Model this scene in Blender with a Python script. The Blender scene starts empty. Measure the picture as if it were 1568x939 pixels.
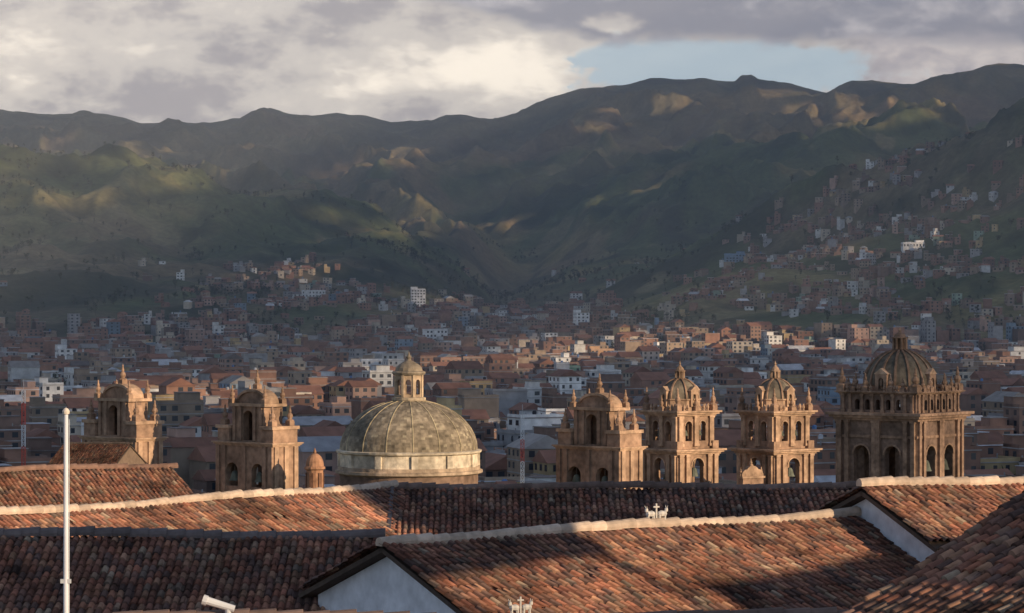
import bpy, math, random
import numpy as np
from mathutils import Matrix, Vector
random.seed(7); rng=np.random.default_rng(11)
F=4400.0; CX=784.0; CY=469.5
scene=bpy.context.scene
scene.view_settings.view_transform='Standard'
scene.view_settings.look='None'
scene.view_settings.exposure=0
ELEV=math.radians(14.0)
SH=(0.8,-0.6)
S=Vector((SH[0]*math.cos(ELEV),SH[1]*math.cos(ELEV),math.sin(ELEV)))
HAZE=1.1e-4

# ---------------------------------------------------------------- noise
perm=rng.permutation(256); perm=np.concatenate([perm,perm])
ga=rng.random(256)*2*np.pi; gx=np.cos(ga); gy=np.sin(ga)
def perlin(x,y):
    x=np.asarray(x,float); y=np.asarray(y,float)
    xi=np.floor(x).astype(int); yi=np.floor(y).astype(int)
    xf=x-xi; yf=y-yi; xi&=255; yi&=255
    u=xf*xf*xf*(xf*(xf*6-15)+10); v=yf*yf*yf*(yf*(yf*6-15)+10)
    def g(ix,iy,dx,dy):
        h=perm[(perm[ix&255]+iy)&255]
        return gx[h]*dx+gy[h]*dy
    a=g(xi,yi,xf,yf); b=g(xi+1,yi,xf-1,yf); c=g(xi,yi+1,xf,yf-1); d=g(xi+1,yi+1,xf-1,yf-1)
    return (a+(b-a)*u)*(1-v)+(c+(d-c)*u)*v
def fbm(x,y,o=5,g=0.5):
    r=0;a=1
    for i in range(o):
        r=r+a*perlin(x+17.3*i,y-9.1*i); x=x*2.03; y=y*2.03; a*=g
    return r
def ridged(x,y,o=5):
    r=0;a=.5;w=1
    for i in range(o):
        n=1-np.abs(perlin(x+31.7*i,y+5.9*i))*1.6
        n=np.clip(n,0,1)**2*w
        r=r+a*n; w=np.clip(n*1.6,0,1); x=x*2.1;y=y*2.1;a*=.5
    return r
def sst(a,b,x):
    t=np.clip((x-a)/(b-a),0,1); return t*t*(3-2*t)

# ---------------------------------------------------------------- terrain height
GB_Y=[-300,110,200,330,700,2000,2600,3200,4000,5000,14000]
GB_Z=[-14,-14,-30,-38,-44,-45,-32,-12,15,60,120]
LAY=[ # crest distance, foot distance, exponent, crest profile
 (6500,4300,0.95,[(-1500,140),(-400,160),(0,170),(60,176),(130,172),(190,178),(215,187),(240,187),(262,183),(300,190),(345,187),(375,182),(395,170),(415,163),(435,171),(470,176),(520,172),(560,178),(600,188),(630,184),(662,188),(685,177),(705,175),(735,182),(760,183),(800,173),(825,157),(850,146),(890,136),(930,132),(970,124),(1010,120),(1070,121),(1125,123),(1135,114),(1150,113),(1162,121),(1210,127),(1265,139),(1285,127),(1305,119),(1350,122),(1400,126),(1430,117),(1490,109),(1510,101),(1530,97),(1568,101),(1700,90),(3000,60)]),
 (4900,3700,0.9,[(-1500,300),(-200,330),(150,330),(300,262),(400,250),(500,254),(600,270),(660,300),(720,350),(780,420),(830,470),(900,700),(3000,700)]),
 (4700,3500,0.9,[(-1500,800),(700,700),(760,470),(820,400),(900,335),(1000,292),(1100,262),(1200,235),(1300,218),(1400,203),(1568,185),(3000,150)]),
 (3800,2350,1.15,[(-1500,120),(-400,190),(0,232),(100,236),(170,240),(240,255),(290,268),(340,295),(480,318),(560,335),(640,365),(700,400),(740,440),(790,500),(860,600),(3000,800)]),
 (3200,2150,1.1,[(-1500,800),(800,620),(850,500),(900,462),(960,432),(1060,398),(1100,375),(1200,325),(1320,275),(1400,240),(1480,215),(1520,185),(1568,155),(1800,60),(3000,-100)]),
]
def hf(x,y):
    x=np.asarray(x,float); y=np.asarray(y,float)
    ys=np.maximum(y,60.)
    base=np.interp(y,GB_Y,GB_Z)
    h=base.copy()
    w1=fbm(x/600+3,y/600,3)
    px=784+F*x/ys
    for D,Fo,e,pr in LAY:
        t=np.clip((y-Fo)/(D-Fo),0,1)
        pe=px+170*w1*(1-t)**.7*np.clip(t*4,0,1)
        pc=np.interp(pe,[p[0] for p in pr],[p[1] for p in pr])
        zc=(CY-pc)/F*D
        bD=np.interp(D,GB_Y,GB_Z)
        P=t**e
        P=np.where(y>D,1-(y-D)/2600.,P)
        hl=base+np.maximum(zc-bD,-40)*P
        k=30.
        mx=np.maximum(h,hl)
        h=mx+.25*np.maximum(k-np.abs(h-hl),0)**2/k*np.clip((mx-base)/25,0,1)
    m=np.clip((h-base)/110,0,1)
    crest=np.exp(-((y-6500)/380)**2)
    amp=np.where(y<4200,82,150)*m*(1-.88*crest)
    wx=fbm(x/700,y/700+7,4)*.55
    r=ridged(x/520+wx,y/900+wx*.6,6)
    h=h+amp*(r-.48)+ m*(1-.7*crest)*(26*(ridged(x/170+wx,y/260-wx,4)-.45)+7*fbm(x/50,y/50,3))
    return h

# ---------------------------------------------------------------- node helpers
def newmat(name):
    m=bpy.data.materials.new(name); m.use_nodes=True
    nt=m.node_tree; b=nt.nodes['Principled BSDF']; return m,nt,b
def N(nt,t,**k):
    n=nt.nodes.new(t)
    for a,v in k.items(): setattr(n,a,v)
    return n
def attr_mat(name,attr='col',rough=.85,nscale=1.0,namp=.35,nscale2=None,bump=0,spec=.3,det=4):
    m,nt,b=newmat(name)
    at=N(nt,'ShaderNodeAttribute'); at.attribute_name=attr
    geo=N(nt,'ShaderNodeNewGeometry')
    no=N(nt,'ShaderNodeTexNoise'); no.inputs['Scale'].default_value=nscale; no.inputs['Detail'].default_value=det
    nt.links.new(geo.outputs['Position'],no.inputs['Vector'])
    mr=N(nt,'ShaderNodeMapRange'); mr.inputs[1].default_value=.25; mr.inputs[2].default_value=.75
    mr.inputs[3].default_value=1-namp; mr.inputs[4].default_value=1+namp
    nt.links.new(no.outputs[0],mr.inputs[0])
    out=mr.outputs[0]
    if nscale2:
        n2=N(nt,'ShaderNodeTexNoise'); n2.inputs['Scale'].default_value=nscale2; n2.inputs['Detail'].default_value=3
        nt.links.new(geo.outputs['Position'],n2.inputs['Vector'])
        m2=N(nt,'ShaderNodeMapRange'); m2.inputs[1].default_value=.3; m2.inputs[2].default_value=.7
        m2.inputs[3].default_value=1-namp; m2.inputs[4].default_value=1+namp*.7
        nt.links.new(n2.outputs[0],m2.inputs[0])
        mm=N(nt,'ShaderNodeMath',operation='MULTIPLY'); nt.links.new(out,mm.inputs[0]); nt.links.new(m2.outputs[0],mm.inputs[1]); out=mm.outputs[0]
    vm=N(nt,'ShaderNodeVectorMath',operation='SCALE')
    nt.links.new(at.outputs['Color'],vm.inputs[0]); nt.links.new(out,vm.inputs['Scale'])
    nt.links.new(vm.outputs[0],b.inputs['Base Color'])
    b.inputs['Roughness'].default_value=rough
    b.inputs['Specular IOR Level'].default_value=spec
    if bump:
        bp=N(nt,'ShaderNodeBump'); bp.inputs['Strength'].default_value=.6; bp.inputs['Distance'].default_value=bump
        nt.links.new(no.outputs[0],bp.inputs['Height']); nt.links.new(bp.outputs[0],b.inputs['Normal'])
    return m
M_SURF=attr_mat('painted_masonry','col',.85,.35,.25,None,det=3)
M_STONE=attr_mat('andesite_stone','col',.9,1.6,.42,.3,bump=.15,det=5)
M_TILE=attr_mat('clay_tile','col',.88,6,.25,.5,bump=.01,spec=.2)
M_PLASTER=attr_mat('whitewashed_plaster','col',.9,.9,.16,4,bump=.01)
M_TERR=attr_mat('hill_ground','col',.95,.03,.30,.15,spec=.05)
M_LEAF=attr_mat('foliage','col',.8,.3,.3,spec=.1,det=1)
M_GLASS,_nt,_b=newmat('window_glass'); _b.inputs['Base Color'].default_value=(.03,.035,.045,1); _b.inputs['Roughness'].default_value=.25
M_METAL=attr_mat('painted_metal','col',.45,3,.12,spec=.5)

# ---------------------------------------------------------------- mesh builder
class MB:
    def __init__(s): s.v=[];s.f=[];s.c=[];s.m=[];s.M=Matrix.Identity(4)
    def add(s,vs,fs,col,mat=0):
        o=len(s.v); M=s.M
        s.v+= [tuple(M@Vector(p)) for p in vs]
        for f in fs: s.f.append([i+o for i in f]); s.c.append(col); s.m.append(mat)
    def box(s,x0,x1,y0,y1,z0,z1,col,mat=0,top=1.0):
        cx=(x0+x1)/2;cy=(y0+y1)/2
        def q(x,y,k): return (cx+(x-cx)*k,cy+(y-cy)*k)
        vs=[(x0,y0,z0),(x1,y0,z0),(x1,y1,z0),(x0,y1,z0)]
        vs+=[(*q(a,b,top),z1) for a,b in((x0,y0),(x1,y0),(x1,y1),(x0,y1))]
        s.add(vs,[(0,3,2,1),(4,5,6,7),(0,1,5,4),(1,2,6,5),(2,3,7,6),(3,0,4,7)],col,mat)
    def prism(s,poly,y0,y1,col,mat=0):
        n=len(poly); vs=[(x,y0,z) for x,z in poly]+[(x,y1,z) for x,z in poly]
        fs=[tuple(range(n)),tuple(range(2*n-1,n-1,-1))]+[(i,i+n,(i+1)%n+n,(i+1)%n) for i in range(n)]
        s.add(vs,fs,col,mat)
    def lathe(s,prof,cx,cy,n,col,mat=0,rot=0):
        o=[]
        for r,z in prof:
            for i in range(n):
                a=rot+2*math.pi*i/n; o.append((cx+r*math.cos(a),cy+r*math.sin(a),z))
        fs=[];k=len(prof)
        for j in range(k-1):
            for i in range(n):
                fs.append((j*n+i,j*n+(i+1)%n,(j+1)*n+(i+1)%n,(j+1)*n+i))
        fs.append(tuple(range(n-1,-1,-1))); fs.append(tuple((k-1)*n+i for i in range(n)))
        s.add(o,fs,col,mat)
    def tube(s,p,q,r,col,mat=0,n=6,r2=None):
        p=Vector(p);q=Vector(q);d=(q-p).normalized()
        a=d.orthogonal().normalized();b=d.cross(a); r2=r if r2 is None else r2
        vs=[tuple(p+(a*math.cos(2*math.pi*i/n)+b*math.sin(2*math.pi*i/n))*r) for i in range(n)]
        vs+=[tuple(q+(a*math.cos(2*math.pi*i/n)+b*math.sin(2*math.pi*i/n))*r2) for i in range(n)]
        s.add(vs,[(i,(i+1)%n,(i+1)%n+n,i+n) for i in range(n)]+[tuple(range(n-1,-1,-1)),tuple(range(n,2*n))],col,mat)
    def archwall(s,x0,x1,yc,t,z0,z1,ops,col,mat=0):
        y0=yc-t/2;y1=yc+t/2; ops=sorted(ops); x=x0
        for cx,w,zs,zt in ops:
            a=cx-w/2;b=cx+w/2
            if a>x: s.box(x,a,y0,y1,z0,z1,col,mat)
            if zs>z0: s.box(a,b,y0,y1,z0,zs,col,mat)
            r=w/2; sp=zt-r; n=8
            for i in range(n):
                t0=math.pi*(1-i/n);t1=math.pi*(1-(i+1)/n)
                xa=cx+r*math.cos(t0);xb=cx+r*math.cos(t1)
                s.prism([(xa,sp+r*math.sin(t0)),(xb,sp+r*math.sin(t1)),(xb,z1),(xa,z1)],y0,y1,col,mat)
            x=b
        if x<x1: s.box(x,x1,y0,y1,z0,z1,col,mat)
    def build(s,name,mats,loc=(0,0,0),rz=0,sc=1,parent=None,smooth=False):
        me=bpy.data.meshes.new(name); me.from_pydata(s.v,[],s.f)
        for m in mats: me.materials.append(m)
        me.polygons.foreach_set('material_index',np.array(s.m,dtype=np.int32))
        a=me.attributes.new('col','FLOAT_COLOR','FACE')
        c=np.ones((len(s.f),4),dtype=np.float32); c[:,:3]=np.array(s.c,dtype=np.float32)
        a.data.foreach_set('color',c.ravel())
        if smooth: me.polygons.foreach_set('use_smooth',[True]*len(s.f))
        me.update()
        ob=bpy.data.objects.new(name,me); scene.collection.objects.link(ob)
        ob.location=loc; ob.rotation_euler=(0,0,rz); ob.scale=(sc,)*3
        if parent: ob.parent=parent
        return ob
def np_mesh(name,V,Fc,C,mats,smooth=False,domain='FACE',parent=None):
    me=bpy.data.meshes.new(name)
    nf,k=Fc.shape
    me.vertices.add(len(V)); me.vertices.foreach_set('co',V.astype(np.float32).ravel())
    me.loops.add(nf*k); me.loops.foreach_set('vertex_index',Fc.astype(np.int32).ravel())
    me.polygons.add(nf); me.polygons.foreach_set('loop_start',np.arange(0,nf*k,k,dtype=np.int32))
    me.update(calc_edges=True)
    for m in mats: me.materials.append(m)
    if smooth: me.polygons.foreach_set('use_smooth',np.ones(nf,dtype=bool))
    a=me.attributes.new('col','FLOAT_COLOR',domain)
    c=np.ones((len(C),4),dtype=np.float32); c[:,:3]=C
    a.data.foreach_set('color',c.ravel())
    me.validate()
    ob=bpy.data.objects.new(name,me); scene.collection.objects.link(ob)
    if parent: ob.parent=parent
    return ob
def empty(name,loc=(0,0,0)):
    e=bpy.data.objects.new(name,None); scene.collection.objects.link(e); e.location=loc; return e

# ---------------------------------------------------------------- terrain mesh
ud=np.linspace(-.215,.215,620)
uo=np.concatenate([-(.215+np.linspace(.01,1,26)**2*1.2)[::-1]])
U=np.concatenate([uo,ud,-uo[::-1]])
Y=np.concatenate([np.linspace(-150,430,30),np.linspace(445,2000,110),np.linspace(2009,7300,620),np.linspace(7450,15000,18)])
UU,YY=np.meshgrid(U,Y)
XX=UU*np.maximum(YY,0)+UU*260*np.exp(-np.maximum(YY,0)/300)
ZZ=hf(XX,YY)
nu=len(U);ny=len(Y)
V=np.stack([XX.ravel(),YY.ravel(),ZZ.ravel()],1)
idx=np.arange(nu*ny).reshape(ny,nu)
Fc=np.stack([idx[:-1,:-1],idx[:-1,1:],idx[1:,1:],idx[1:,:-1]],-1).reshape(-1,4)
n1=fbm(XX/420+9,YY/420,5); n2=fbm(XX/130-4,YY/170+3,4); n3=fbm(XX/1100+2,YY/1100-6,3); n4=fbm(XX/45,YY/60,3)
dry=np.array([.255,.215,.10]); green=np.array([.10,.12,.055]); soil=np.array([.18,.13,.095]); shrub=np.array([.038,.050,.030]); townc=np.array([.14,.13,.09])
def mixc(a,b,t): return a+(b-a)*t[...,None]
C=np.zeros(XX.shape+(3,))+green
C=mixc(C,dry,sst(-.1,.38,n1+n2*.6+n4*.25)*.9)
C=mixc(C,soil,sst(-.03,.37,n3*1.2+n2*.7+.05)*.6)
C=mixc(C,shrub,sst(.06,.38,-n1*.9+n2*.6+n4*.25)*.8)
C=mixc(C,shrub,sst(.15,.5,-fbm(XX/70,YY/70,3)+.09)*.58)
C=mixc(C,soil*1.15,(YY>5300)*.45*np.ones_like(XX))
C=mixc(C,np.array([.27,.23,.13]),sst(.40,.48,fbm(XX/90+50,YY/160,2))*.6)
C=mixc(C,townc,(1-sst(-45,10,ZZ-np.interp(YY,GB_Y,GB_Z)-30))*.8)
np_mesh('hills_and_valley_ground',V,Fc,C.reshape(-1,3),[M_TERR],smooth=True,domain='POINT')
PXg=784+F*XX/np.maximum(YY,60); PYg=CY-F*ZZ/np.maximum(YY,60)
def locate(px,py,y0=450,y1=7000):
    ys=np.arange(y0,y1,4.); xs=(px-CX)/F*ys; z=hf(xs,ys); p=CY-F*z/ys
    k=np.argmax(p<=py); return xs[k],ys[k],z[k]

# ---------------------------------------------------------------- unseen cloud deck sunward, added for cloud shade; holes placed for the sunlit patches
ZC=900.
lit=[(270,275,58,19),(190,246,55,11),(530,262,50,12),(25,245,55,18),(8,282,22,10),(100,305,42,13),(505,330,36,7),(600,350,60,10),(790,345,38,10),(905,195,24,10),(1275,166,80,13),(1195,143,32,8),(1335,188,38,10),(870,552,130,18),(1062,535,60,20),(1225,545,50,14),(500,600,70,12),(590,240,34,8),(330,640,70,18),(730,690,70,18),(450,420,44,8),(640,455,26,12),(1400,375,26,8),(1330,300,30,7),(90,655,70,16),(1480,585,50,14),(1530,700,60,18),(700,580,70,10)]
L=np.zeros(XX.shape)
for a,b,rx,ry in lit:
    L=np.maximum(L,np.exp(-(((PXg-a)/rx)**2+((PYg-b)/ry)**2)))
L=L+.35*fbm(XX/120,YY/120+40,5)
litm=(L>.49)
cell=30.
t=(ZC-ZZ)/S.z; CXx=XX+S.x*t; CYy=YY+S.y*t
sel=(YY>445)&(YY<7200)&(np.abs(PXg-784)<960)
ix=np.floor(CXx/cell).astype(int); iy=np.floor(CYy/cell).astype(int)
x0=ix[sel].min();y0=iy[sel].min(); nxg=ix[sel].max()-x0+1; nyg=iy[sel].max()-y0+1
cov=np.zeros((nxg,nyg),bool); cov[ix[sel]-x0,iy[sel]-y0]=True
for _ in range(2):
    c2=cov.copy(); c2[1:]|=cov[:-1]; c2[:-1]|=cov[1:]; c2[:,1:]|=cov[:,:-1]; c2[:,:-1]|=cov[:,1:]; cov=c2
s2=sel&litm
opn=np.zeros_like(cov); opn[ix[s2]-x0,iy[s2]-y0]=True
cov&=~opn
gi,gj=np.nonzero(cov)
vid=np.arange((nxg+1)*(nyg+1)).reshape(nxg+1,nyg+1)
gI,gJ=np.meshgrid(np.arange(nxg+1),np.arange(nyg+1),indexing='ij')
Vc=np.stack([((gI+x0)*cell+8*perlin(gI*.7,gJ*.7)).ravel(),((gJ+y0)*cell+8*perlin(gI*.7+9,gJ*.7)).ravel(),(ZC+12*fbm(gI*.21,gJ*.21,3)).ravel()],1)
Fq=np.stack([vid[gi,gj],vid[gi+1,gj],vid[gi+1,gj+1],vid[gi,gj+1]],1)
mcl,ntc,bc=newmat('cloud_shade_deck_vapour')
df=N(ntc,'ShaderNodeBsdfDiffuse'); df.inputs[0].default_value=(.9,.9,.92,1)
tr=N(ntc,'ShaderNodeBsdfTranslucent'); tr.inputs[0].default_value=(.95,.95,.98,1)
mx=N(ntc,'ShaderNodeMixShader'); mx.inputs[0].default_value=.65
ntc.links.new(df.outputs[0],mx.inputs[1]); ntc.links.new(tr.outputs[0],mx.inputs[2])
ntc.links.new(mx.outputs[0],ntc.nodes['Material Output'].inputs['Surface'])
np_mesh('unseen_cloud_shade_deck',Vc,Fq,np.ones((len(Fq),3))*.8,[mcl])

# ---------------------------------------------------------------- haze
mb=MB(); mb.box(-9000,9000,420,7400,-120,760,(1,1,1))
mh=bpy.data.materials.new('valley_haze'); mh.use_nodes=True; nt=mh.node_tree; nt.nodes.clear()
o=N(nt,'ShaderNodeOutputMaterial'); vs=N(nt,'ShaderNodeVolumeScatter'); vs.inputs['Color'].default_value=(.78,.88,1,1)
vs.inputs['Density'].default_value=HAZE; vs.inputs['Anisotropy'].default_value=.1
nt.links.new(vs.outputs[0],o.inputs['Volume'])
mb.build('haze',[mh])

# ---------------------------------------------------------------- city
PAL=[((.31,.175,.125),32),((.24,.155,.12),18),((.35,.265,.195),18),((.54,.47,.38),9),((.72,.72,.71),11),((.35,.34,.345),13),((.22,.29,.37),1.5),((.50,.37,.20),3),((.27,.36,.29),1),((.44,.29,.23),6)]
pc=[p[0] for p in PAL]; pw=[p[1] for p in PAL]
ROOF=[((.31,.29,.275),36),((.26,.13,.09),24),((.48,.49,.52),17),((.20,.17,.16),18)]
rc=[p[0] for p in ROOF]; rw=[p[1] for p in ROOF]
def shade(c,k): return (c[0]*k,c[1]*k,c[2]*k)
def building(mb,x,y,z,w,dp,h,rot,wc,rcol,gable,lod,floors):
    mb.M=Matrix.Translation((x,y,z))@Matrix.Rotation(rot,4,'Z')
    a=w/2;b=dp/2
    mb.box(-a,a,-b,b,-8,h,wc)
    if gable:
        hh=min(a,b)*.55; o=.4
        if w>=dp:
            vs=[(-a-o,-b-o,h-.1),(a+o,-b-o,h-.1),(a+o,0,h+hh),(-a-o,0,h+hh),(-a-o,b+o,h-.1),(a+o,b+o,h-.1)]
        else:
            vs=[(a+o,-b-o,h-.1),(a+o,b+o,h-.1),(0,b+o,h+hh),(0,-b-o,h+hh),(-a-o,-b-o,h-.1),(-a-o,b+o,h-.1)]
        mb.add(vs,[(0,1,2,3),(3,2,5,4),(0,3,4),(1,5,2)],rcol)
    else:
        o=.25; mb.box(-a-o,a+o,-b-o,b+o,h,h+.22,shade(rcol,1.15))
        if lod<2:
            mb.box(-a,a,-b,-b+.2,h+.22,h+1.0,wc); mb.box(-a,-a+.2,-b+.2,b,h+.22,h+1.0,wc); mb.box(a-.2,a,-b+.2,b,h+.22,h+1.0,wc)
        r=random.random()
        if r<.45:
            q=random.uniform(.3,.6); sx=random.choice((-1,1))
            mb.box(min(sx*a,sx*a*(1-2*q)),max(sx*a,sx*a*(1-2*q)),-b*.2,b*.95,h+.22,h+2.9,wc)
            mb.box(min(sx*a,sx*a*(1-2*q))-.2,max(sx*a,sx*a*(1-2*q))+.2,-b*.2-.3,b*.95+.2,h+2.9,h+3.05,rcol)
        elif r<.6: mb.lathe([(.6,h+.2),(.65,h+1.6),(.3,h+1.9)],random.uniform(-a*.5,a*.5),0,6,random.choice([(.03,.03,.035),(.1,.2,.4),(.5,.5,.5)]))
        if lod==0 and random.random()<.4:
            for sx in(-1,1):
                for sy in (-1,1): mb.box(sx*a*.9-.12,sx*a*.9+.12,sy*b*.9-.12,sy*b*.9+.12,h+.22,h+1.5,(.3,.29,.28))
    if lod<2 and random.random()<.45:
        for k in range(1,floors):
            zz=k*h/floors; mb.box(-a-.08,a+.08,-b-.08,b+.08,zz-.12,zz+.12,(.36,.35,.34))
    fh=h/floors
    for face in range(4):
        if lod>=1 and face==2: continue
        if random.random()<.22: continue
        wd=(w if face%2==0 else dp); half=(b if face%2==0 else a)
        n=max(1,int(wd/(2.9 if lod<2 else 3.4)))
        ww=random.uniform(.5,.95); ca=math.cos(face*math.pi/2);sa=math.sin(face*math.pi/2)
        vs=[];fs=[]
        for k in range(floors):
            for i in range(n):
                if random.random()<.15: continue
                xc=-wd/2+(i+.5)*wd/n; z0=k*fh+fh*.32; z1=k*fh+fh*.82; yy=-(half+.04)
                o=len(vs)
                for (px_,pz_) in((xc-ww,z0),(xc+ww,z0),(xc+ww,z1),(xc-ww,z1)):
                    vs.append((px_*ca-yy*sa,px_*sa+yy*ca,pz_))
                fs.append((o,o+1,o+2,o+3))
        if vs: mb.add(vs,fs,(.05,.05,.06),1)
    mb.M=Matrix.Identity(4)
cityMB=MB(); hillMB=MB()
ang=.38; ca,sa=math.cos(ang),math.sin(ang)
I,J=np.meshgrid(np.arange(-260,330),np.arange(-60,340),indexing='ij')
st=((I%6)!=0)&((J%5)!=0)
I=I[st];J=J[st]
px_=I*13.0;py_=J*12.5
X=px_*ca-py_*sa+fbm(px_/300,py_/300,2)*40; Yc=px_*sa+py_*ca+fbm(px_/300+8,py_/300,2)*40
k=(Yc>440)&(Yc<4000)&(np.abs(X/np.maximum(Yc,1))<.205); X=X[k];Yc=Yc[k]
Zc=hf(X,Yc); PX=784+F*X/Yc; PY=CY-F*Zc/Yc; HB=Zc-np.interp(Yc,GB_Y,GB_Z)
lim=np.interp(PX,[0,200,300,350,480,560,640,800,1000,1080,1200,1350,1568],[478,460,428,398,386,416,455,478,470,380,300,220,160])
cl=fbm(X/110+5,Yc/110,3)
flat=HB<16
ramp=np.where(PX>1040,65.,55.)
dens=np.where(flat,np.clip(1.0+cl*1.1-np.clip((Yc-1500)/3000,0,.35),.25,.95),np.clip((PY-lim)/ramp,0,1)*np.where(PX>1040,.72,.6)*np.clip(.75+cl*2.6,.02,1.2))
dens=np.where((Yc>3300)&flat,0,dens)
dens=np.where(flat&(PY<lim-5),0,dens)
dens=np.maximum(dens,np.where((~flat)&(PY>lim-70)&(cl>.25),.10,0))
dens=np.where(flat&(PX<560)&(Yc>2200),dens*.75,dens)
keep=rng.random(len(X))<dens
gone=~keep&(rng.random(len(X))<np.where(flat,.35,.12))
GX,GY,GZ=X[gone],Yc[gone],Zc[gone]
X=X[keep];Yc=Yc[keep];Zc=Zc[keep];flat=flat[keep]
for x,y,z,fl in zip(X,Yc,Zc,flat):
    lod=0 if y<900 else (1 if y<1700 else 2)
    floors=random.choices([1,2,3,4,5,6],[8,27,33,20,9,3] if fl else [44,41,15,0,0,0])[0]
    if y<620: floors=min(floors,2)
    w=random.uniform(7.5,13.5) if fl else random.uniform(5,9.5); dp=random.uniform(7,12.5) if fl else random.uniform(5,8)
    if fl and random.random()<.045: w*=1.9
    wc=random.choices(pc,pw)[0]; wc=shade(wc,random.uniform(.7,1.12)); rcol=shade(random.choices(rc,rw)[0],random.uniform(.7,1.2))
    if not fl:
        if random.random()<.09: rcol=(.68,.69,.72)
        if wc[2]>.5 and random.random()<.3: wc=(.3,.22,.17)
    g=(rcol[0]>rcol[2]*2.2) or random.random()<.08
    rot=ang+random.gauss(0,.08) if fl else random.uniform(-.6,.6)
    building(cityMB if fl else hillMB,float(x+random.uniform(-1,1)),float(y),float(z),w,dp,floors*2.8+.2,rot,wc,rcol,g,lod,floors)
cityMB.build('city_buildings',[M_SURF,M_GLASS])
if hillMB.f: hillMB.build('hillside_houses',[M_SURF,M_GLASS])
def hero(name,px,py,wpx,hpx,col,rcol,rot=.1,gable=False,depth=12,ymin=450):
    x,y,z=locate(px,py,ymin); w=wpx*y/F; h=hpx*y/F; fl=max(1,int(round(h/3)))
    mb=MB(); building(mb,0,0,0,w,depth,h,rot,col,rcol,gable,0,fl); mb.build(name,[M_SURF,M_GLASS],(x,y,z))
hero('white_apartment_block',640,470,22,26,(.75,.75,.76),(.5,.5,.5))
hero('green_glass_office',890,598,66,36,(.16,.30,.22),(.6,.6,.58),.15,False,16)
hero('ochre_apartment_building',1068,556,52,28,(.52,.38,.21),(.3,.3,.3),.3)
hero('white_apartment_building',666,536,38,30,(.74,.74,.74),(.4,.4,.42),.05)
hero('white_gabled_house',1225,556,36,20,(.8,.8,.78),(.6,.6,.6),.1,True)
hero('long_market_hall',1335,522,70,14,(.5,.42,.4),(.62,.63,.66),.05,False,20)
hero('cream_office_building',1480,614,64,20,(.6,.52,.36),(.4,.38,.36),.2,False,18)
hero('pale_concrete_tower',860,600,20,42,(.56,.58,.6),(.4,.4,.42),.1)
hero('brick_apartment_building',545,612,44,36,(.3,.18,.135),(.35,.35,.35),.3)
hero('orange_brick_building',920,556,36,20,(.48,.30,.18),(.35,.33,.33),.2)
hero('white_hill_school',480,456,36,10,(.7,.7,.7),(.66,.68,.7),.1,False,9)
hero('white_long_house',1398,382,34,7,(.75,.75,.75),(.7,.7,.72),.1,False,9)
hero('blue_roofed_house',1125,402,30,12,(.2,.28,.38),(.15,.3,.5),.1,False,9)

# ---------------------------------------------------------------- trees
def tree_template(nleaf,seed,tall=1.0):
    r=np.random.default_rng(seed); V=[];Fv=[];Cc=[]
    def tri(a,b,c,col): o=len(V);V.extend([a,b,c]);Fv.append((o,o+1,o+2));Cc.append(col)
    def limb(p,q,ra,rb):
        p=np.array(p);q=np.array(q)
        for i in range(4):
            a0=i*math.pi/2;a1=a0+math.pi/2
            A=p+np.array([math.cos(a0),math.sin(a0),0])*ra;B=p+np.array([math.cos(a1),math.sin(a1),0])*ra
            Cq=q+np.array([math.cos(a1),math.sin(a1),0])*rb;D=q+np.array([math.cos(a0),math.sin(a0),0])*rb
            tri(A,B,Cq,(.09,.07,.055));tri(A,Cq,D,(.09,.07,.055))
    limb((0,0,-.05),(0,0,.75),.025,.01)
    cl=[]
    for i in range(7):
        a=r.random()*6.28; rr=r.uniform(.04,.2)/tall**.5; zz=r.uniform(.35,.9); rr*=(1.15-zz)*1.6
        c=np.array([rr*math.cos(a),rr*math.sin(a),zz]); cl.append((c,r.uniform(.09,.17)/tall**.4,r.uniform(.55,1.5)))
        limb((0,0,zz*.55),c,.012,.004)
    for i in range(nleaf):
        c,s,k=cl[r.integers(len(cl))]
        d=r.normal(size=3); d/=np.linalg.norm(d); p=c+d*s*r.random()**.4*np.array([1,1,1.15])
        e=r.normal(size=(3,3))*s*(.42 if nleaf<100 else .2)
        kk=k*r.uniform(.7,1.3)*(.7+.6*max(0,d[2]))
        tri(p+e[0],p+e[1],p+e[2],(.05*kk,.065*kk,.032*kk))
    return np.array(V),np.array(Fv),np.array(Cc)
def forest(name,pos,hs,temps):
    Vs=[];Fs=[];Cs=[];o=0
    for (x,y,z),h in zip(pos,hs):
        V,Fv,Cc=temps[random.randrange(len(temps))]; a=random.uniform(0,6.28);c,s=math.cos(a),math.sin(a)
        w=h*random.uniform(.9,1.5)
        Vn=np.stack([(V[:,0]*c-V[:,1]*s)*w+x,(V[:,0]*s+V[:,1]*c)*w+y,V[:,2]*h+z],1)
        Vs.append(Vn);Fs.append(Fv+o);Cs.append(Cc*random.uniform(.7,1.3));o+=len(V)
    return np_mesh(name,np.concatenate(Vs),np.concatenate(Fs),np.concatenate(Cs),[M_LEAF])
T_far=[tree_template(60,i) for i in range(5)]
T_near=[tree_template(420,20+i,1.0+.8*(i%2)) for i in range(4)]
n=24000
yy=2100+rng.random(n)**.8*2600; xx=(rng.random(n)*.42-.21)*yy; zz=hf(xx,yy)
hb=zz-np.interp(yy,GB_Y,GB_Z)
cn=fbm(xx/170+31,yy/220,4)+.2*fbm(xx/40,yy/40,2)
dn=np.clip((cn-.2)*5,0,1)*np.where(hb>10,1,.3)*np.where(yy>4000,.4,1)
kk=rng.random(n)<dn
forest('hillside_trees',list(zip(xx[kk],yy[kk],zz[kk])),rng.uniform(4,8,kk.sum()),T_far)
forest('city_trees',list(zip(GX,GY,GZ)),rng.uniform(5,11,len(GX)),T_far)
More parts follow.
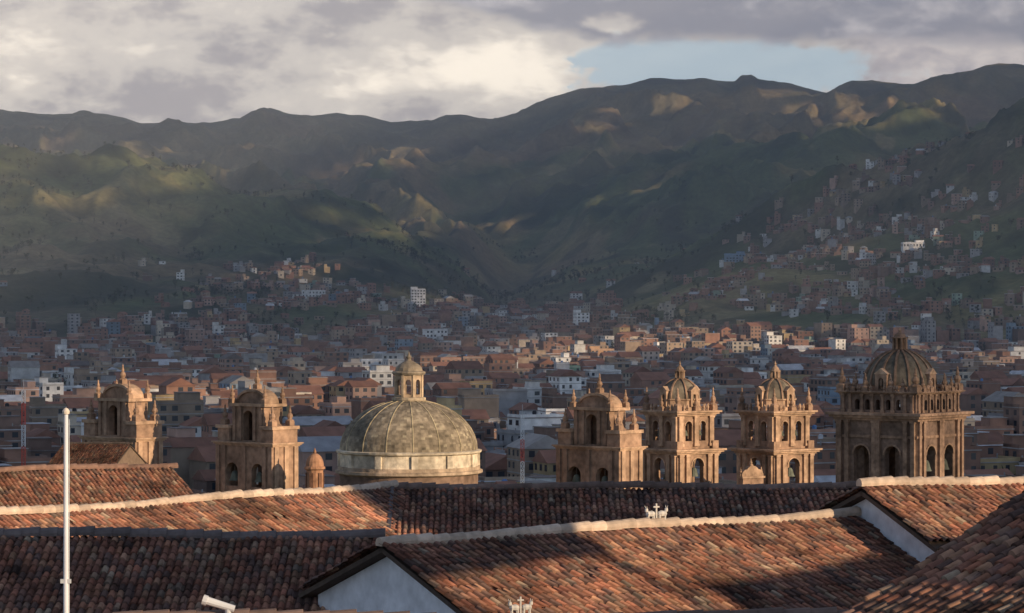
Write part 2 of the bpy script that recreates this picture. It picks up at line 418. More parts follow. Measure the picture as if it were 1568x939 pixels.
for (a,b,hp) in [(84,628,60),(98,622,46),(240,580,34),(130,552,22),(1530,640,34),(1390,262,24),(880,705,40),(252,590,30),(1120,640,30)]:
    x,y,z=locate(a,b); V,Fv,Cc=random.choice(T_near); h=hp*y/F
    np_mesh('eucalyptus_tree',V*h,Fv,Cc,[M_LEAF]).location=(x,y,z)

# ---------------------------------------------------------------- church towers
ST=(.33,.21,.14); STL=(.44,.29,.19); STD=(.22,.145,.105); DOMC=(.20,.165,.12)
def pinnacle(mb,x,y,z,h,r,col=ST):
    mb.box(x-r,x+r,y-r,y+r,z,z+h*.22,col)
    mb.lathe([(r*1.25,z+h*.22),(r*1.25,z+h*.27),(r*.6,z+h*.32),(r*.95,z+h*.45),(r*.75,z+h*.56),(r*.35,z+h*.62),(r*.5,z+h*.68),(r*.2,z+h*.85),(r*.28,z+h*.9),(.02,z+h)],x,y,8,col)
def cornice(mb,W,z,h,o,col=STL):
    a=W/2
    for i,k in enumerate((.35,.7,1.0)):
        e=a+o*k; mb.box(-e,e,-e,e,z+h*i/3,z+h*(i+1)/3,shade(col,1+.05*i))
def place(px,d):
    s=d/F; return ((px-CX)*s,d,-(740-CY)*s),s
def ring_walls(mb,W,t,z0,z1,ops,col):
    for k in range(4):
        mb.M=Matrix.Rotation(k*math.pi/2,4,'Z')
        e=W/2 if k%2==0 else W/2-t
        mb.archwall(-e,e,-(W/2-t/2),t,z0,z1,ops,col)
    mb.M=Matrix.Identity(4)
def pilasters(mb,W,z0,z1,xs,w,o,col):
    for k in range(4):
        mb.M=Matrix.Rotation(k*math.pi/2,4,'Z')
        for x in xs:
            mb.box(x-w/2,x+w/2,-(W/2+o),-(W/2-.3),z0,z1,col)
            mb.box(x-w/2-1,x+w/2+1,-(W/2+o+1),-(W/2-.3),z1-3,z1-.2,shade(col,1.1))
            mb.box(x-w/2-1,x+w/2+1,-(W/2+o+1),-(W/2-.3),z0+.2,z0+4,shade(col,1.05))
    mb.M=Matrix.Identity(4)
def archivolt(mb,W,cx,w,zt,zs,col,o=1.2,th=2.2):
    for k in range(4):
        mb.M=Matrix.Rotation(k*math.pi/2,4,'Z')
        r=w/2; sp=zt-r; n=8; y0=-(W/2+o);y1=-(W/2-.2)
        for i in range(n):
            t0=math.pi*(1-i/n);t1=math.pi*(1-(i+1)/n)
            c0,s0,c1,s1=math.cos(t0),math.sin(t0),math.cos(t1),math.sin(t1)
            mb.prism([(cx+(r+.2)*c0,sp+(r+.2)*s0),(cx+(r+.2)*c1,sp+(r+.2)*s1),(cx+(r+th)*c1,sp+(r+th)*s1),(cx+(r+th)*c0,sp+(r+th)*s0)],y0,y1,col)
    mb.M=Matrix.Identity(4)
def domeprof(R,z0,H,n=10,rt=0):
    return [(max(rt,R*math.cos(i/n*math.pi/2)),z0+H*math.sin(i/n*math.pi/2)) for i in range(n+1)]
def ribs(mb,R,z0,H,n,w,col,off=0.,amax=.93):
    for k in range(n):
        mb.M=Matrix.Rotation(off+2*math.pi*k/n,4,'Z'); m=10
        for i in range(m):
            a=i/m*amax*math.pi/2;b=(i+1)/m*amax*math.pi/2
            pa=(R*math.cos(a),z0+H*math.sin(a));pb=(R*math.cos(b),z0+H*math.sin(b))
            qa=((R+w)*math.cos(a),z0+(H+w)*math.sin(a));qb=((R+w)*math.cos(b),z0+(H+w)*math.sin(b))
            wa=w*.8
            vs=[(pa[0],-wa,pa[1]),(pa[0],wa,pa[1]),(qa[0],wa,qa[1]),(qa[0],-wa,qa[1]),(pb[0],-wa,pb[1]),(pb[0],wa,pb[1]),(qb[0],wa,qb[1]),(qb[0],-wa,qb[1])]
            mb.add(vs,[(3,2,6,7),(0,3,7,4),(1,5,6,2)],col)
    mb.M=Matrix.Identity(4)
def lantern(mb,r,z0,z1,ztop,col,n=8):
    mb.lathe([(r*1.25,z0-1),(r*1.25,z0+1.5),(r*.45,z0+1.6),(r*.45,z1),(r*.3,z1+.1)],0,0,n,shade(col,.5))
    for i in range(n):
        a=2*math.pi*i/n; mb.lathe([(r*.2,z0),(r*.17,z1)],r*math.cos(a),r*math.sin(a),6,col)
    mb.lathe([(r*1.3,z1),(r*1.35,z1+1.5),(r*1.0,z1+2.2),(r*.85,z1+(ztop-z1)*.3),(r*.35,z1+(ztop-z1)*.5),(r*.18,z1+(ztop-z1)*.6),(r*.3,z1+(ztop-z1)*.68),(r*.15,z1+(ztop-z1)*.8),(.15,ztop)],0,0,10,col)
def bell(mb,x,y,z,r):
    mb.lathe([(r,z),(r*.8,z+r*.4),(r*.6,z+r*1.2),(r*.4,z+r*1.6),(.1,z+r*1.7)],x,y,10,(.12,.13,.10)); mb.tube((x,y,z+r*1.6),(x,y,z+r*3),r*.1,(.1,.08,.06))
def scrolls(mb,W,z,h,xs,r,col):
    for k in range(4):
        mb.M=Matrix.Rotation(k*math.pi/2,4,'Z')
        for x in xs:
            mb.lathe([(r,z),(r*.5,z+h*.25),(r,z+h*.6),(r*.6,z+h),(r*.2,z+h*1.25)],x,-W/2,6,col)
    mb.M=Matrix.Identity(4)
def twin_tower(name,px,d):
    loc,s=place(px,d); mb=MB(); W=82;t=9
    zb=(-40-loc[2])/s
    ring_walls(mb,W,t,zb,46,[(0,24,-2,40)],ST)
    archivolt(mb,W,0,24,40,-2,STL)
    pilasters(mb,W,-30,46,[-35,-22,22,35],7,3.6,STL)
    cornice(mb,W,46,8,10)
    for sx in (-1,1):
        for sy in (-1,1): mb.box(sx*36-6,sx*36+6,sy*36-6,sy*36+6,54,66,ST)
    ring_walls(mb,72,8,54,104,[(-14,13,66,96),(14,13,66,96)],ST)
    pilasters(mb,72,58,104,[-31,0,31],8,3,STL)
    archivolt(mb,72,-14,13,96,66,STL,1,1.8); archivolt(mb,72,14,13,96,66,STL,1,1.8)
    cornice(mb,72,104,8,10)
    for sx in (-1,1):
        for sy in (-1,1): pinnacle(mb,sx*36,sy*36,112,36,4.6)
    for (a_,b_) in((33,0),(-33,0),(0,33),(0,-33)): pinnacle(mb,a_*1.12,b_*1.12,112,24,3.4)
    scrolls(mb,74,112,8,[-24,-16,16,24],2.4,STL)
    mb.lathe([(36,112),(36,117),(33,118),(33,127),(35,128),(35,130)],0,0,8,STL,rot=math.pi/8)
    mb.lathe(domeprof(31,130,30,10,5),0,0,16,DOMC); ribs(mb,31,130,30,8,1.6,ST,math.pi/8)
    for k in range(4):
        mb.M=Matrix.Rotation(k*math.pi/2,4,'Z')
        mb.archwall(-7,7,-28,12,118,142,[(0,7,122,137)],STL); mb.prism([(-9,142),(9,142),(0,149)],-34.5,-22,STL)
    mb.M=Matrix.Identity(4)
    lantern(mb,6.5,160,171,188,STL)
    bell(mb,-14,-28,74,5);bell(mb,14,-28,74,5);bell(mb,-28,14,74,5);bell(mb,0,-32,12,8)
    mb.build(name,[M_STONE],loc,math.radians(38),s)
twin_tower('church_bell_tower',1041,320); twin_tower('church_bell_tower',1187,326)
loc,s=place(1150,314); mb=MB(); zb=(-40-loc[2])/s
mb.box(-19,19,-6,6,zb,8,ST); mb.box(-21,21,-8,8,8,11,STL)
for cx_,r_ in((-11,9),(11,9),(0,14)):
    n=10
    for i in range(n):
        a=math.pi*(1-i/n);b=math.pi*(1-(i+1)/n)
        o_=.3*abs(cx_)/11
        mb.prism([(cx_+r_*math.cos(a),11),(cx_+r_*math.cos(b),11),(cx_+r_*math.cos(b),11+r_*1.15*math.sin(b)),(cx_+r_*math.cos(a),11+r_*1.15*math.sin(a))],-5+o_,5-o_,STL)
pinnacle(mb,0,0,26,12,2.4,STL); pinnacle(mb,-19,0,11,14,2.4,STL); pinnacle(mb,19,0,11,14,2.4,STL)
mb.build('church_front_gable',[M_STONE],loc,math.radians(30),s)
def cathedral():
    loc,s=place(1378,370); mb=MB(); W=138;t=14
    zb=(-40-loc[2])/s
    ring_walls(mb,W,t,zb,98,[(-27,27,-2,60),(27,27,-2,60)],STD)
    archivolt(mb,W,-27,27,60,0,ST,1.5,3); archivolt(mb,W,27,27,60,0,ST,1.5,3)
    pilasters(mb,W,-30,98,[-64,-51,-3.5,3.5,51,64],6.5,4.5,ST)
    mb.M=Matrix.Identity(4); mb.box(-71,71,-71,71,72,76,ST)
    cornice(mb,W,98,12,14,ST)
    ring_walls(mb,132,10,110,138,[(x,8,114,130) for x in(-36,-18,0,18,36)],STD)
    pilasters(mb,132,110,138,[-60,-48,-27,-9,9,27,48,60],4,2.4,ST)
    cornice(mb,132,138,4,7,ST)
    for sx in (-1,1):
        for sy in (-1,1):
            pinnacle(mb,sx*64,sy*64,142,38,6.5,ST)
    for k in range(4):
        mb.M=Matrix.Rotation(k*math.pi/2,4,'Z')
        for x in(-22,22): pinnacle(mb,x,-65,142,28,4.5,ST)
        for x in(-43,43): pinnacle(mb,x,-65,142,22,4,ST)
        mb.archwall(-10,10,-50,14,140,168,[(0,9,144,162)],ST); mb.prism([(-12,168),(12,168),(0,177)],-58,-42,STL)
    mb.M=Matrix.Identity(4)
    scrolls(mb,134,142,8,[-54,-34,-30,-12,12,30,34,54],2.6,ST)
    mb.lathe([(60,138),(60,144),(57,145),(57,150),(59,151)],0,0,8,ST,rot=math.pi/8)
    mb.lathe(domeprof(55,150,54,12,9),0,0,24,shade(DOMC,.7)); ribs(mb,55,150,54,16,2.0,shade(ST,.7))
    lantern(mb,10,204,222,239,ST)
    for x in(-27,27): bell(mb,x,-60,22,10)
    mb.build('cathedral_bell_tower',[M_STONE],loc,math.radians(52),s)
cathedral()
def belfry(name,px,d,zoff=0):
    loc,s=place(px,d); loc=(loc[0],loc[1],loc[2]+zoff*s); mb=MB(); zb=(-40-loc[2])/s
    W=128;T=52
    def ring(w,tt,z0,z1,ops,col,th=10):
        mb.archwall(-w/2,w/2,-tt/2+th/2,th,z0,z1,ops,col); mb.archwall(-w/2,w/2,tt/2-th/2,th,z0,z1,ops,col)
        mb.box(-w/2,-w/2+th,-tt/2+th,tt/2-th,z0,z1,col); mb.box(w/2-th,w/2,-tt/2+th,tt/2-th,z0,z1,col)
    ring(W,T,zb,58,[(-29,27,-4,32),(29,27,-4,32)],ST)
    for x in (-60,-46,0,46,60):
        mb.box(x-4,x+4,-T/2-2.5,-T/2+.3,-30,58,ST)
    for y in (-20,0,20): mb.box(W/2-.3,W/2+2.5,y-4,y+4,-30,58,STL)
    for i in range(3): mb.box(-W/2-2-2*i,W/2+2+2*i,-T/2-2-2*i,T/2+2+2*i,58+2*i,60+2*i,STL)
    for sx in(-1,1):
        mb.box(sx*50-13,sx*50+13,-T/2+1,T/2-1,64,84,ST)
        mb.box(sx*50-15,sx*50+15,-T/2-2,T/2+2,84,89,STL)
        for y in(-18,18): pinnacle(mb,sx*54,y,89,32,5)
        mb.prism([(sx*36,64),(sx*36,112),(sx*39,100),(sx*43,92),(sx*50,88)],-8,8,ST)
    for y in(-13,13):
        mb.archwall(-36,36,y,12,64,119,[(0,23,66,112)],ST)
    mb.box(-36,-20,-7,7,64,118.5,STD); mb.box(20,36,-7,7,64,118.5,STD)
    for x in(-30,-16,16,30): mb.box(x-3,x+3,-21.5,-18.7,66,118,ST)
    mb.box(-42,42,-23,23,118,122.5,STL)
    n=12; R=33
    for i in range(n):
        a=math.pi*(1-i/n);b=math.pi*(1-(i+1)/n)
        mb.prism([(R*math.cos(a),122.5),(R*math.cos(b),122.5),(R*math.cos(b),122.6+18*math.sin(b)),(R*math.cos(a),122.6+18*math.sin(a))],-9,9,ST)
        mb.prism([(R*math.cos(a),122.6+18*math.sin(a)),(R*math.cos(b),122.6+18*math.sin(b)),((R+3)*math.cos(b),122.6+22*math.sin(b)),((R+3)*math.cos(a),122.6+22*math.sin(a))],-12,12,STL)
    pinnacle(mb,0,0,143,32,5)
    for x in(-37,37):
        for y in(-18,18): pinnacle(mb,x,y,122.5,28,4.5)
    bell(mb,0,0,84,6); bell(mb,-29,-20,4,9); bell(mb,29,-20,4,9)
    mb.build(name,[M_STONE],loc,math.radians(-43),s)
belfry('church_belfry',394,262); belfry('church_belfry',188,270,8); belfry('church_belfry',918,300,-6)
def main_dome():
    loc,s=place(626,300); mb=MB(); zb=(-40-loc[2])/s
    CR=(.66,.56,.42)
    mb.lathe([(106,zb),(106,14)],0,0,48,STD)
    mb.lathe([(106,14),(113,17),(113,21),(109,22),(109,27)],0,0,48,(.45,.34,.24))
    mb.lathe([(106,27),(106,46),(111,48),(112,51),(107,52)],0,0,48,CR)
    for k in range(12):
        mb.M=Matrix.Rotation(2*math.pi*k/12+.12,4,'Z'); mb.box(104,109,-5,5,27,46,shade(CR,1.1))
    mb.M=Matrix.Identity(4)
    nz=30
    for j in range(nz):
        a=j/nz*math.pi/2*.95;b=(j+1)/nz*math.pi/2*.95
        R=105;H=76
        for k in range(112):
            t0=2*math.pi*k/112;t1=2*math.pi*(k+1)/112
            kk=random.uniform(.75,1.22)*(.87 if (j//3+k//7)%2 else 1.05); c=(.27*kk,.22*kk,.155*kk)
            if random.random()<.06: c=(.38,.32,.22)
            mb.add([(R*math.cos(a)*math.cos(t0),R*math.cos(a)*math.sin(t0),52+H*math.sin(a)),(R*math.cos(a)*math.cos(t1),R*math.cos(a)*math.sin(t1),52+H*math.sin(a)),(R*math.cos(b)*math.cos(t1)*1.0,R*math.cos(b)*math.sin(t1),52+H*math.sin(b)),(R*math.cos(b)*math.cos(t0),R*math.cos(b)*math.sin(t0),52+H*math.sin(b))],[(0,1,2,3)],c)
    ribs(mb,105,52,76,16,.9,(.46,.38,.24),.1)
    mb.lathe([(24,124),(26,128),(26,131),(23,132)],0,0,16,(.45,.36,.25))
    for k in range(8):
        mb.M=Matrix.Rotation(2*math.pi*k/8,4,'Z')
        mb.archwall(-8.2,8.2,-18.5,4,132,166,[(0,8.5,136,159)],(.38,.28,.19))
        mb.M=Matrix.Rotation(2*math.pi*(k+.5)/8,4,'Z'); mb.box(-2,2,-23,-18,132,166,(.48,.36,.24))
    mb.M=Matrix.Identity(4)
    mb.lathe([(24,166),(26,169),(25,171),(21,172),(20,177),(15,182),(8,186),(4,188),(3,190),(4.5,193),(2,196),(.3,202)],0,0,16,(.27,.22,.16))
    mb.build('church_dome',[M_STONE],loc,0,s)
main_dome()
def small_cupola():
    loc,s=place(482,256); mb=MB(); zb=(-40-loc[2])/s
    c=(.40,.21,.12)
    mb.lathe([(13,zb),(13,20),(16,22),(16,25),(14,26)],0,0,12,c); mb.lathe([(r,z) for r,z in domeprof(14,26,20,8,1)],0,0,16,c); mb.lathe([(1.5,45),(2.5,48),(.3,54)],0,0,8,c)
    for k in range(6):
        mb.M=Matrix.Rotation(k*math.pi/3,4,'Z'); mb.box(12,14,-3,3,-6,16,(.2,.1,.06))
    mb.build('small_cupola',[M_STONE],loc,.2,s)
small_cupola()
def mast(px,ptop,d,w):
    s=d/F; x=(px-CX)*s; zt=-(ptop-CY)*s; z0=float(hf([x],[d])[0]); mb=MB(); n=int((zt-z0)/(w*1.3)); a=w/2
    for i in range(n):
        za=z0+(zt-z0)*i/n;zb=z0+(zt-z0)*(i+1)/n; c=(.6,.09,.06) if (i//5)%2 else (.75,.75,.75)
        P=[(-a,-a),(a,-a),(a,a),(-a,a)]
        for k in range(4):
            p=P[k];q=P[(k+1)%4]
            mb.tube((*p,za),(*p,zb),.06,c,n=4); mb.tube((*p,za),(*q,zb),.04,c,n=4); mb.tube((*p,zb),(*q,zb),.04,c,n=4)
    mb.tube((0,0,zt),(0,0,zt+2),.04,(.6,.6,.6)); mb.build('radio_mast',[M_METAL],(x,d,0))
mast(800,640,430,.5); mast(36,598,520,.6)

# ---------------------------------------------------------------- foreground tiled houses
TC=np.array([[.32,.135,.088],[.25,.115,.08],[.35,.165,.105],[.20,.108,.082],[.38,.21,.135],[.155,.095,.078],[.285,.137,.094]])*.96
def tile_plane(name,P0,u,dn,Lr,Sl,parent,dark=1.0):
    u=np.array(u);dn=np.array(dn); nr=np.cross(u,dn); nr=nr/np.linalg.norm(nr)
    if nr[2]<0: nr=-nr
    p=.165;row=.29;nc=int(Lr/p);nrw=max(1,int(Sl/row)); K=8
    NU=nc*K+1
    f=np.arange(NU)/K; col=np.minimum(np.floor(f).astype(int),nc-1); fr=f-np.floor(f)
    hh=np.where(np.abs(fr-.5)<.34,.012+.052*np.sqrt(np.clip(1-((fr-.5)/.34)**2,0,1)),.008)
    NV=nrw*2
    rows=np.arange(NV)//2; end=np.arange(NV)%2
    jx=rng.normal(0,.010,(nrw,nc));jh=rng.normal(0,.006,(nrw,nc)); jv=rng.normal(0,.016,(nrw,nc))
    colj=rng.normal(0,.008,nc)
    Ugrid=(f*p)[None,:]+jx[rows][:,col]+colj[col][None,:]
    Vgrid=((rows+end)*row)[:,None]+jv[rows][:,col]*end[:,None]
    Hgrid=hh[None,:]*(1+.12*end[:,None])+ (end*.024)[:,None]+jh[rows][:,col]
    sag=.07*fbm(Ugrid/2.2+P0[0]+Lr,Vgrid/2.2+P0[1],3)
    Hgrid=Hgrid+sag
    V=np.array(P0)+Ugrid[...,None]*u+Vgrid[...,None]*dn+Hgrid[...,None]*nr
    idx=np.arange(NU*NV).reshape(NV,NU)
    Fq=np.stack([idx[:-1,:-1],idx[:-1,1:],idx[1:,1:],idx[1:,:-1]],-1)
    base=TC[rng.integers(0,len(TC),(nrw,nc))]*rng.uniform(.78,1.22,(nrw,nc,1))
    cc_,rr_=np.meshgrid(np.arange(nc)*p,np.arange(nrw)*row)
    pt=fbm(cc_/1.8+Lr*3,rr_/1.8,3)
    base=base*(1+.5*pt)[...,None]; base=base*(1-.35*sst(.15,.45,-pt))[...,None]
    gl=(rng.random((nrw,nc))<.10*(1+3*np.clip(pt,0,1))); base[gl]=base[gl]*.5+np.array([.20,.17,.13])*.5
    pale=rng.random((nrw,nc))<.02; base[pale]=[.38,.28,.2]
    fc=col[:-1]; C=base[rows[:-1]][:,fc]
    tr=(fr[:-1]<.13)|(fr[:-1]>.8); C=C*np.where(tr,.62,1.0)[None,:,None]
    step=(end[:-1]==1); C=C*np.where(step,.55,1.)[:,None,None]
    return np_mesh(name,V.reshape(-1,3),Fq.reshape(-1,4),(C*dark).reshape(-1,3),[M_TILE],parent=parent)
WHITE=(.78,.78,.80)
def gable_house(name,A,udir,Lr,sf,sb,pf,pb=None,ground=-16,over=.35,cap=(.58,.45,.34),wall=WHITE,capr=.12,dark=1.0):
    pb=pb or pf; A=np.array(A,float); u=np.array([*udir,0.]);u/=np.linalg.norm(u)
    f=np.array([u[1],-u[0],0.])
    par=empty(name,tuple(A)); Ao=A.copy(); A=np.zeros(3)
    df=f-np.array([0,0,pf]); lf=np.linalg.norm(df); df/=lf
    db=-f-np.array([0,0,pb]); lb=np.linalg.norm(db); db/=lb
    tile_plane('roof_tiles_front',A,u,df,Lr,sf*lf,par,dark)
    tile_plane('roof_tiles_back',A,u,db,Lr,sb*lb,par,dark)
    mb=MB()
    for d_,l_,s_ in((df,lf,sf),(db,lb,sb)):
        nr=np.cross(u,d_); nr/=np.linalg.norm(nr); nr=nr if nr[2]>0 else -nr
        e=l_*s_-.05
        c=[A+u*.06,A+u*(Lr-.1),A+u*(Lr-.1)+d_*e,A+u*.06+d_*e]
        vs=[tuple(q-nr*.06) for q in c]+[tuple(q-nr*.15) for q in c]
        mb.add(vs,[(0,1,2,3),(7,6,5,4),(0,4,5,1),(1,5,6,2),(2,6,7,3),(3,7,4,0)],(.09,.065,.05))
    mb.build('roof_deck',[M_TILE],parent=par)
    mb=MB()
    g0=over; g1=Lr-over; zt=-.18
    a=-(sb-over);b=sf-over
    def P(al,s_,z): return tuple(A+u*al+f*s_+np.array([0,0,z]))
    ring=[(a,ground-Ao[2]),(b,ground-Ao[2]),(b,zt-b*pf),(0,zt),(a,zt+a*pb)]
    vs=[P(g0,s_,z) for s_,z in ring]+[P(g1,s_,z) for s_,z in ring]
    mb.add(vs,[(0,1,2,3,4),(9,8,7,6,5)]+[(i,i+5,(i+1)%5+5,(i+1)%5) for i in range(5)],wall)
    mb.build('walls',[M_PLASTER],parent=par)
    mb=MB(); n=int(Lr/.38)
    for i in range(n):
        c0=A+u*(i*Lr/n)+np.array([0,0,.05+random.uniform(-.015,.015)+.04*math.sin(i*.31+Ao[0])]); c1=c0+u*(Lr/n+.04)+np.array([0,0,.012]); r0=capr*1.0;r1=capr*1.16; m=8
        vs=[]
        for c,r in((c0,r0),(c1,r1)):
            for j in range(m+1):
                th=math.pi*(j/m)*1.3-.15*math.pi; vs.append(tuple(c+f*r*math.cos(th)+np.array([0,0,r*.95*math.sin(th)])))
        k=random.uniform(.75,1.15)
        mb.add(vs,[(j,j+1,j+m+2,j+m+1) for j in range(m)]+[tuple(range(m+1)),tuple(range(2*m+1,m,-1))],shade(cap,k))
    mb.build('ridge_cap',[M_TILE],parent=par)
    return par
DK=(.22,.15,.12)
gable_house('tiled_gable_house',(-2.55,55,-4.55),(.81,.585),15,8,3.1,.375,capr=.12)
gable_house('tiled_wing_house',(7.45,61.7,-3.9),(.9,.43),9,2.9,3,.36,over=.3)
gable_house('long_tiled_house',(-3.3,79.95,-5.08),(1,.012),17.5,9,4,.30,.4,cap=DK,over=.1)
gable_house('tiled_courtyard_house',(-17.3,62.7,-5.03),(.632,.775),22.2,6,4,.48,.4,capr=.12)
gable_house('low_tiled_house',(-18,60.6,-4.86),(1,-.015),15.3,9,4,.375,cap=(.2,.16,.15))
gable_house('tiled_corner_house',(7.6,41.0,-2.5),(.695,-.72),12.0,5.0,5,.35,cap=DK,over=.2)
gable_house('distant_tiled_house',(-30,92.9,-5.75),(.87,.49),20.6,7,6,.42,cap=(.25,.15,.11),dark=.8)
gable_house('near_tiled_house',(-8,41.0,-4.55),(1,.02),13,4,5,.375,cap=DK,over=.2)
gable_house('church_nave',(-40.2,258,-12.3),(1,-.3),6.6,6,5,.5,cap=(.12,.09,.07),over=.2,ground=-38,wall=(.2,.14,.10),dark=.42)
mb=MB(); mb.tube((-3.35,79.9,-5.0),(-3.3,74.6,-6.72),.11,(.06,.05,.05),n=8); mb.build('valley_gutter',[M_METAL])
def cpt(a,c): return (.8*a+.6*c,-.6*a+.8*c)
x,y=cpt(8,33.4); gable_house('shade_blocker_house',(x,y,8.6),(.6,.8),8.6,5,5,.35)  # unseen house, added to shade the low house and corner house roofs
x,y=cpt(8,47.2); gable_house('shade_blocker_house',(x,y,4.1),(.6,.8),6.0,4,4,.35)  # unseen, added and sized to shade part of the gable house slope
x,y=cpt(8,60); gable_house('shade_blocker_house',(x,y,10.6),(.6,.8),17,5,5,.35)  # unseen, added to keep the long house roof in shade
mb=MB()  # unseen room on posts, added to shade the low house roof
mb.box(-3.1,2.7,-1.6,1.6,4.85,5.0,(.15,.1,.07)); mb.box(-3.0,2.6,-1.5,1.5,5.0,8.2,(.5,.48,.45))
for px_ in(-2.3,2.3):
    for py_ in(-1.4,1.4): mb.box(px_-.1,px_+.1,py_-.1,py_+.1,-14,4.85,(.15,.1,.07))
for wx in(-1.5,0,1.5): mb.box(wx-.4,wx+.4,-1.56,-1.5,6,7.4,(.05,.05,.06))
mb.add([(-3.3,-1.9,8.1),(2.9,-1.9,8.1),(2.9,0,9),(-3.3,0,9),(-3.3,1.9,8.1),(2.9,1.9,8.1)],[(0,1,2,3),(3,2,5,4),(0,3,4),(1,5,2)],(.2,.11,.08))
x,y=cpt(5,44.2); mb.build('shade_blocker_on_posts',[M_PLASTER],(x,y,.0),math.atan2(.8,.6))

def torito(px,py,d,h):
    s=d/F; loc=((px-CX)*s,d,-(py-CY)*s); W=(.58,.55,.50); mb=MB()
    mb.lathe([(.12,-.08),(.1,0),(.05,.04),(.03,.3)],0,0,8,(.3,.18,.12))
    mb.tube((0,0,.1),(0,0,.88),.045,W); mb.tube((-.15,0,.72),(.15,0,.72),.04,W)
    for sx in(-1,1):
        mb.box(sx*.25-.25,sx*.25+.25,-.09,.09,.05,.09,(.35,.2,.14))
        prof=[(.02,-.22),(.10,-.18),(.15,-.05),(.13,.08),(.15,.17),(.05,.24)]
        mb.M=Matrix.Translation((sx*.28,0,.4))@Matrix.Rotation(math.pi/2*sx,4,'Y'); mb.lathe(prof,0,0,8,W)
        mb.M=Matrix.Translation((sx*.5,0,.58)); mb.lathe([(.02,-.12),(.08,-.07),(.085,.05),(.02,.11)],0,0,8,W)
        mb.tube((0,-.05,.06),(.03*sx,-.14,.2),.025,W,r2=.008); mb.tube((0,.05,.06),(.03*sx,.14,.2),.025,W,r2=.008)
        mb.M=Matrix.Identity(4)
        for lx in(.15,.42):
            for ly in(-.07,.07): mb.tube((sx*lx,ly,.08),(sx*lx,ly,.35),.04,W)
    mb.build('ceramic_roof_bulls',[M_PLASTER],loc,.35,h)
torito(1005,800,59.0,.44); torito(797,944,40.9,.32); torito(1326,748,61.8,.26)
mb=MB(); s=40.5/F
mb.tube((0,0,-.5),(0,0,.02),.045,(.5,.5,.5),n=10); mb.tube((.09,0,-.03),(-.34,0,.1),.05,(.62,.62,.62),n=10,r2=.06); mb.tube((-.3,0,.085),(-.36,0,.105),.075,(.55,.55,.55),n=10)
mb.build('vent_pipe',[M_METAL],((345-CX)*s,40.9,-(934-CY)*s))
mb=MB(); s=27/F
zt=-(634-CY)*s
mb.lathe([(.028,-16),(.026,-3),(.020,zt)],0,0,12,(.72,.70,.72)); mb.lathe([(.01,zt-.01),(.032,zt+.0),(.036,zt+.025),(.02,zt+.05),(.002,zt+.06)],0,0,10,(.7,.6,.5))
mb.tube((.035,0,-14),(.03,0,zt-.05),.004,(.6,.6,.6),n=4); mb.box(-.05,.05,-.02,.0,-2.6,-2.56,(.5,.5,.5))
mb.build('flagpole',[M_METAL],((101-CX)*s,27,0))

# ---------------------------------------------------------------- world
w=bpy.data.worlds.new('World'); scene.world=w; w.use_nodes=True; nt=w.node_tree; nt.nodes.clear()
out=N(nt,'ShaderNodeOutputWorld')
sky=N(nt,'ShaderNodeTexSky'); sky.sky_type='NISHITA'; sky.sun_disc=False; sky.sun_elevation=ELEV; sky.sun_rotation=math.atan2(SH[0],SH[1]); sky.altitude=3400; sky.air_density=1; sky.dust_density=1
bg=N(nt,'ShaderNodeBackground'); bg.inputs[1].default_value=.135; nt.links.new(sky.outputs[0],bg.inputs[0])
def m(op,a,b=None,c=None):
    n=N(nt,'ShaderNodeMath',operation=op)
    for i,v in enumerate((a,b,c)):
        if v is None: continue
        if isinstance(v,(int,float)): n.inputs[i].default_value=v
        else: nt.links.new(v,n.inputs[i])
    return n.outputs[0]
def smooth(x,a,b):
    n=N(nt,'ShaderNodeMapRange'); n.interpolation_type='SMOOTHSTEP'; nt.links.new(x,n.inputs[0]); n.inputs[1].default_value=a;n.inputs[2].default_value=b; return n.outputs[0]
tc=N(nt,'ShaderNodeTexCoord'); sp=N(nt,'ShaderNodeSeparateXYZ'); nt.links.new(tc.outputs['Generated'],sp.inputs[0])
yd=m('MAXIMUM',sp.outputs[1],.06); u=m('DIVIDE',sp.outputs[0],yd); v=m('DIVIDE',sp.outputs[2],yd)
X=m('MULTIPLY_ADD',u,F,784.); Yp=m('MULTIPLY_ADD',v,-F,469.)
def noise(sx,sy,det=8,ro=.55,off=0,dist=0):
    cb=N(nt,'ShaderNodeCombineXYZ'); nt.links.new(m('MULTIPLY',X,1/sx),cb.inputs[0]); nt.links.new(m('MULTIPLY_ADD',Yp,1/sy,off),cb.inputs[1])
    n=N(nt,'ShaderNodeTexNoise'); n.inputs['Scale'].default_value=1; n.inputs['Detail'].default_value=det; n.inputs['Roughness'].default_value=ro; n.inputs['Distortion'].default_value=dist
    nt.links.new(cb.outputs[0],n.inputs['Vector']); return m('SUBTRACT',n.outputs[0],.5)
n1=noise(230,100,5,.58,0,.2); n2=noise(80,46,6,.62,5.3,.2); n3=noise(500,80,3,.5,9.1)
def gauss(cx,cy,rx,ry):
    a=m('POWER',m('DIVIDE',m('ABSOLUTE',m('SUBTRACT',X,cx)),rx),2.); b=m('POWER',m('DIVIDE',m('ABSOLUTE',m('SUBTRACT',Yp,cy)),ry),2.)
    return m('POWER',2.718,m('MULTIPLY',m('ADD',a,b),-1.))
def mix(a,b,f):
    n=N(nt,'ShaderNodeMix',data_type='RGBA')
    nt.links.new(f,n.inputs[0])
    for i,vv in((6,a),(7,b)):
        if isinstance(vv,tuple): n.inputs[i].default_value=(*vv,1)
        else: nt.links.new(vv,n.inputs[i])
    return n.outputs[2]
T=m('ADD',m('MULTIPLY_ADD',gauss(740,105,250,52),1.0,m('MULTIPLY',gauss(40,60,200,60),.6)),m('ADD',m('MULTIPLY',n1,2.4),m('MULTIPLY',n2,1.7)))
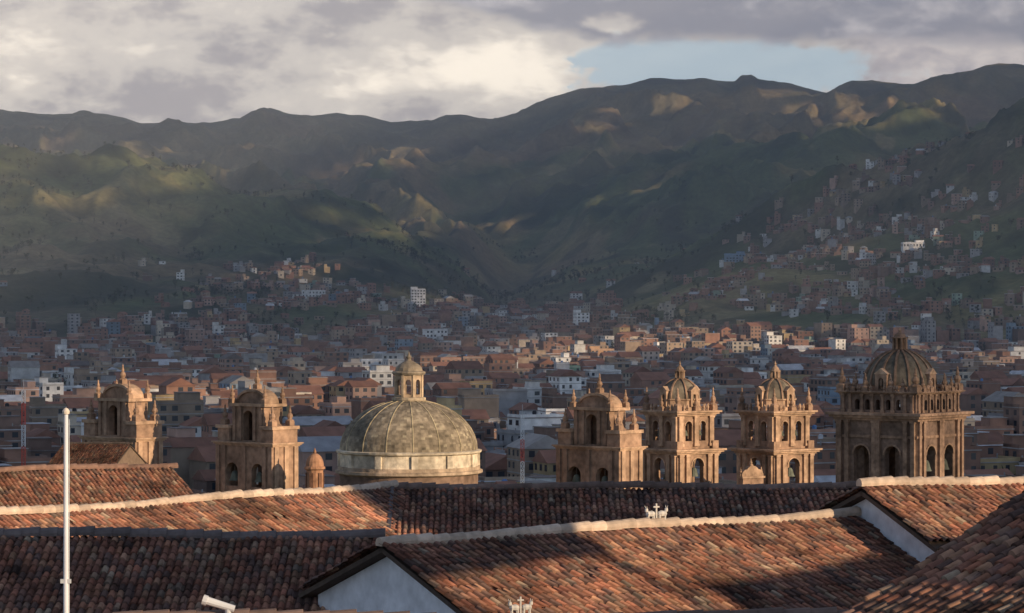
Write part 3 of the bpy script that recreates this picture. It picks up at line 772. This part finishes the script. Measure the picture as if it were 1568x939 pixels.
col=mix((.52,.51,.56),(.90,.88,.86),smooth(T,-.3,.3))
col=mix(col,(1.55,1.49,1.36),smooth(T,.32,1.05))
Yl=m('MINIMUM',m('MULTIPLY_ADD',m('SUBTRACT',X,600.),.26,-15.),62.)
G=smooth(m('ADD',m('ADD',gauss(1095,106,240,46),m('MULTIPLY',n1,.5)),m('MULTIPLY',n2,.8)),.26,.46)
R_=smooth(m('ADD',X,m('ADD',m('MULTIPLY',n1,160.),m('MULTIPLY',n2,160.))),1265.,1355.)
col=mix(col,mix((.56,.55,.63),(.95,.91,.92),smooth(m('ADD',n2,n1),-.15,.25)),R_)
right=smooth(m('ADD',X,m('ADD',m('MULTIPLY',n2,260.),m('MULTIPLY_ADD',Yp,-.6,60.))),855.,893.)
col=mix(col,(.62,.82,1.0),m('MULTIPLY',G,m('MULTIPLY',right,.92)))
Kd=smooth(m('ADD',m('SUBTRACT',Yl,Yp),m('MULTIPLY_ADD',n1,80.,m('MULTIPLY',n2,50.))),-8.,16.)
deck=mix((.36,.38,.48),(.76,.76,.84),smooth(m('ADD',m('MULTIPLY',n3,1.3),m('MULTIPLY',n2,1.2)),-.1,.42))
Kd2=m('MULTIPLY',Kd,m('SUBTRACT',1.,m('MULTIPLY',smooth(m('ADD',gauss(945,32,70,20),m('MULTIPLY',n2,1.2)),.4,.85),.8)))
col=mix(col,deck,Kd2)
bc_=N(nt,'ShaderNodeBackground'); nt.links.new(col,bc_.inputs[0]); bc_.inputs[1].default_value=1.0
hi=smooth(v,.13,.5)
fac=m('SUBTRACT',1.,m('MULTIPLY',hi,m('SUBTRACT',.8,m('MULTIPLY',n3,1.))))
ms=N(nt,'ShaderNodeMixShader'); nt.links.new(m('MINIMUM',m('MAXIMUM',fac,.1),1.),ms.inputs[0]); nt.links.new(bg.outputs[0],ms.inputs[1]); nt.links.new(bc_.outputs[0],ms.inputs[2])
nt.links.new(ms.outputs[0],out.inputs[0])

sun=bpy.data.lights.new('sun','SUN'); sun.energy=5.0; sun.angle=math.radians(.5); sun.color=(1,.76,.50)
so=bpy.data.objects.new('sun',sun); scene.collection.objects.link(so); so.rotation_euler=S.to_track_quat('Z','Y').to_euler(); so.location=(50,-40,60)
cam=bpy.data.cameras.new('camera'); cam.sensor_width=36; cam.lens=36*F/1568; cam.clip_end=30000; cam.clip_start=.5
co=bpy.data.objects.new('camera',cam); scene.collection.objects.link(co); co.location=(0,0,0); co.rotation_euler=(math.pi/2,0,0); scene.camera=co
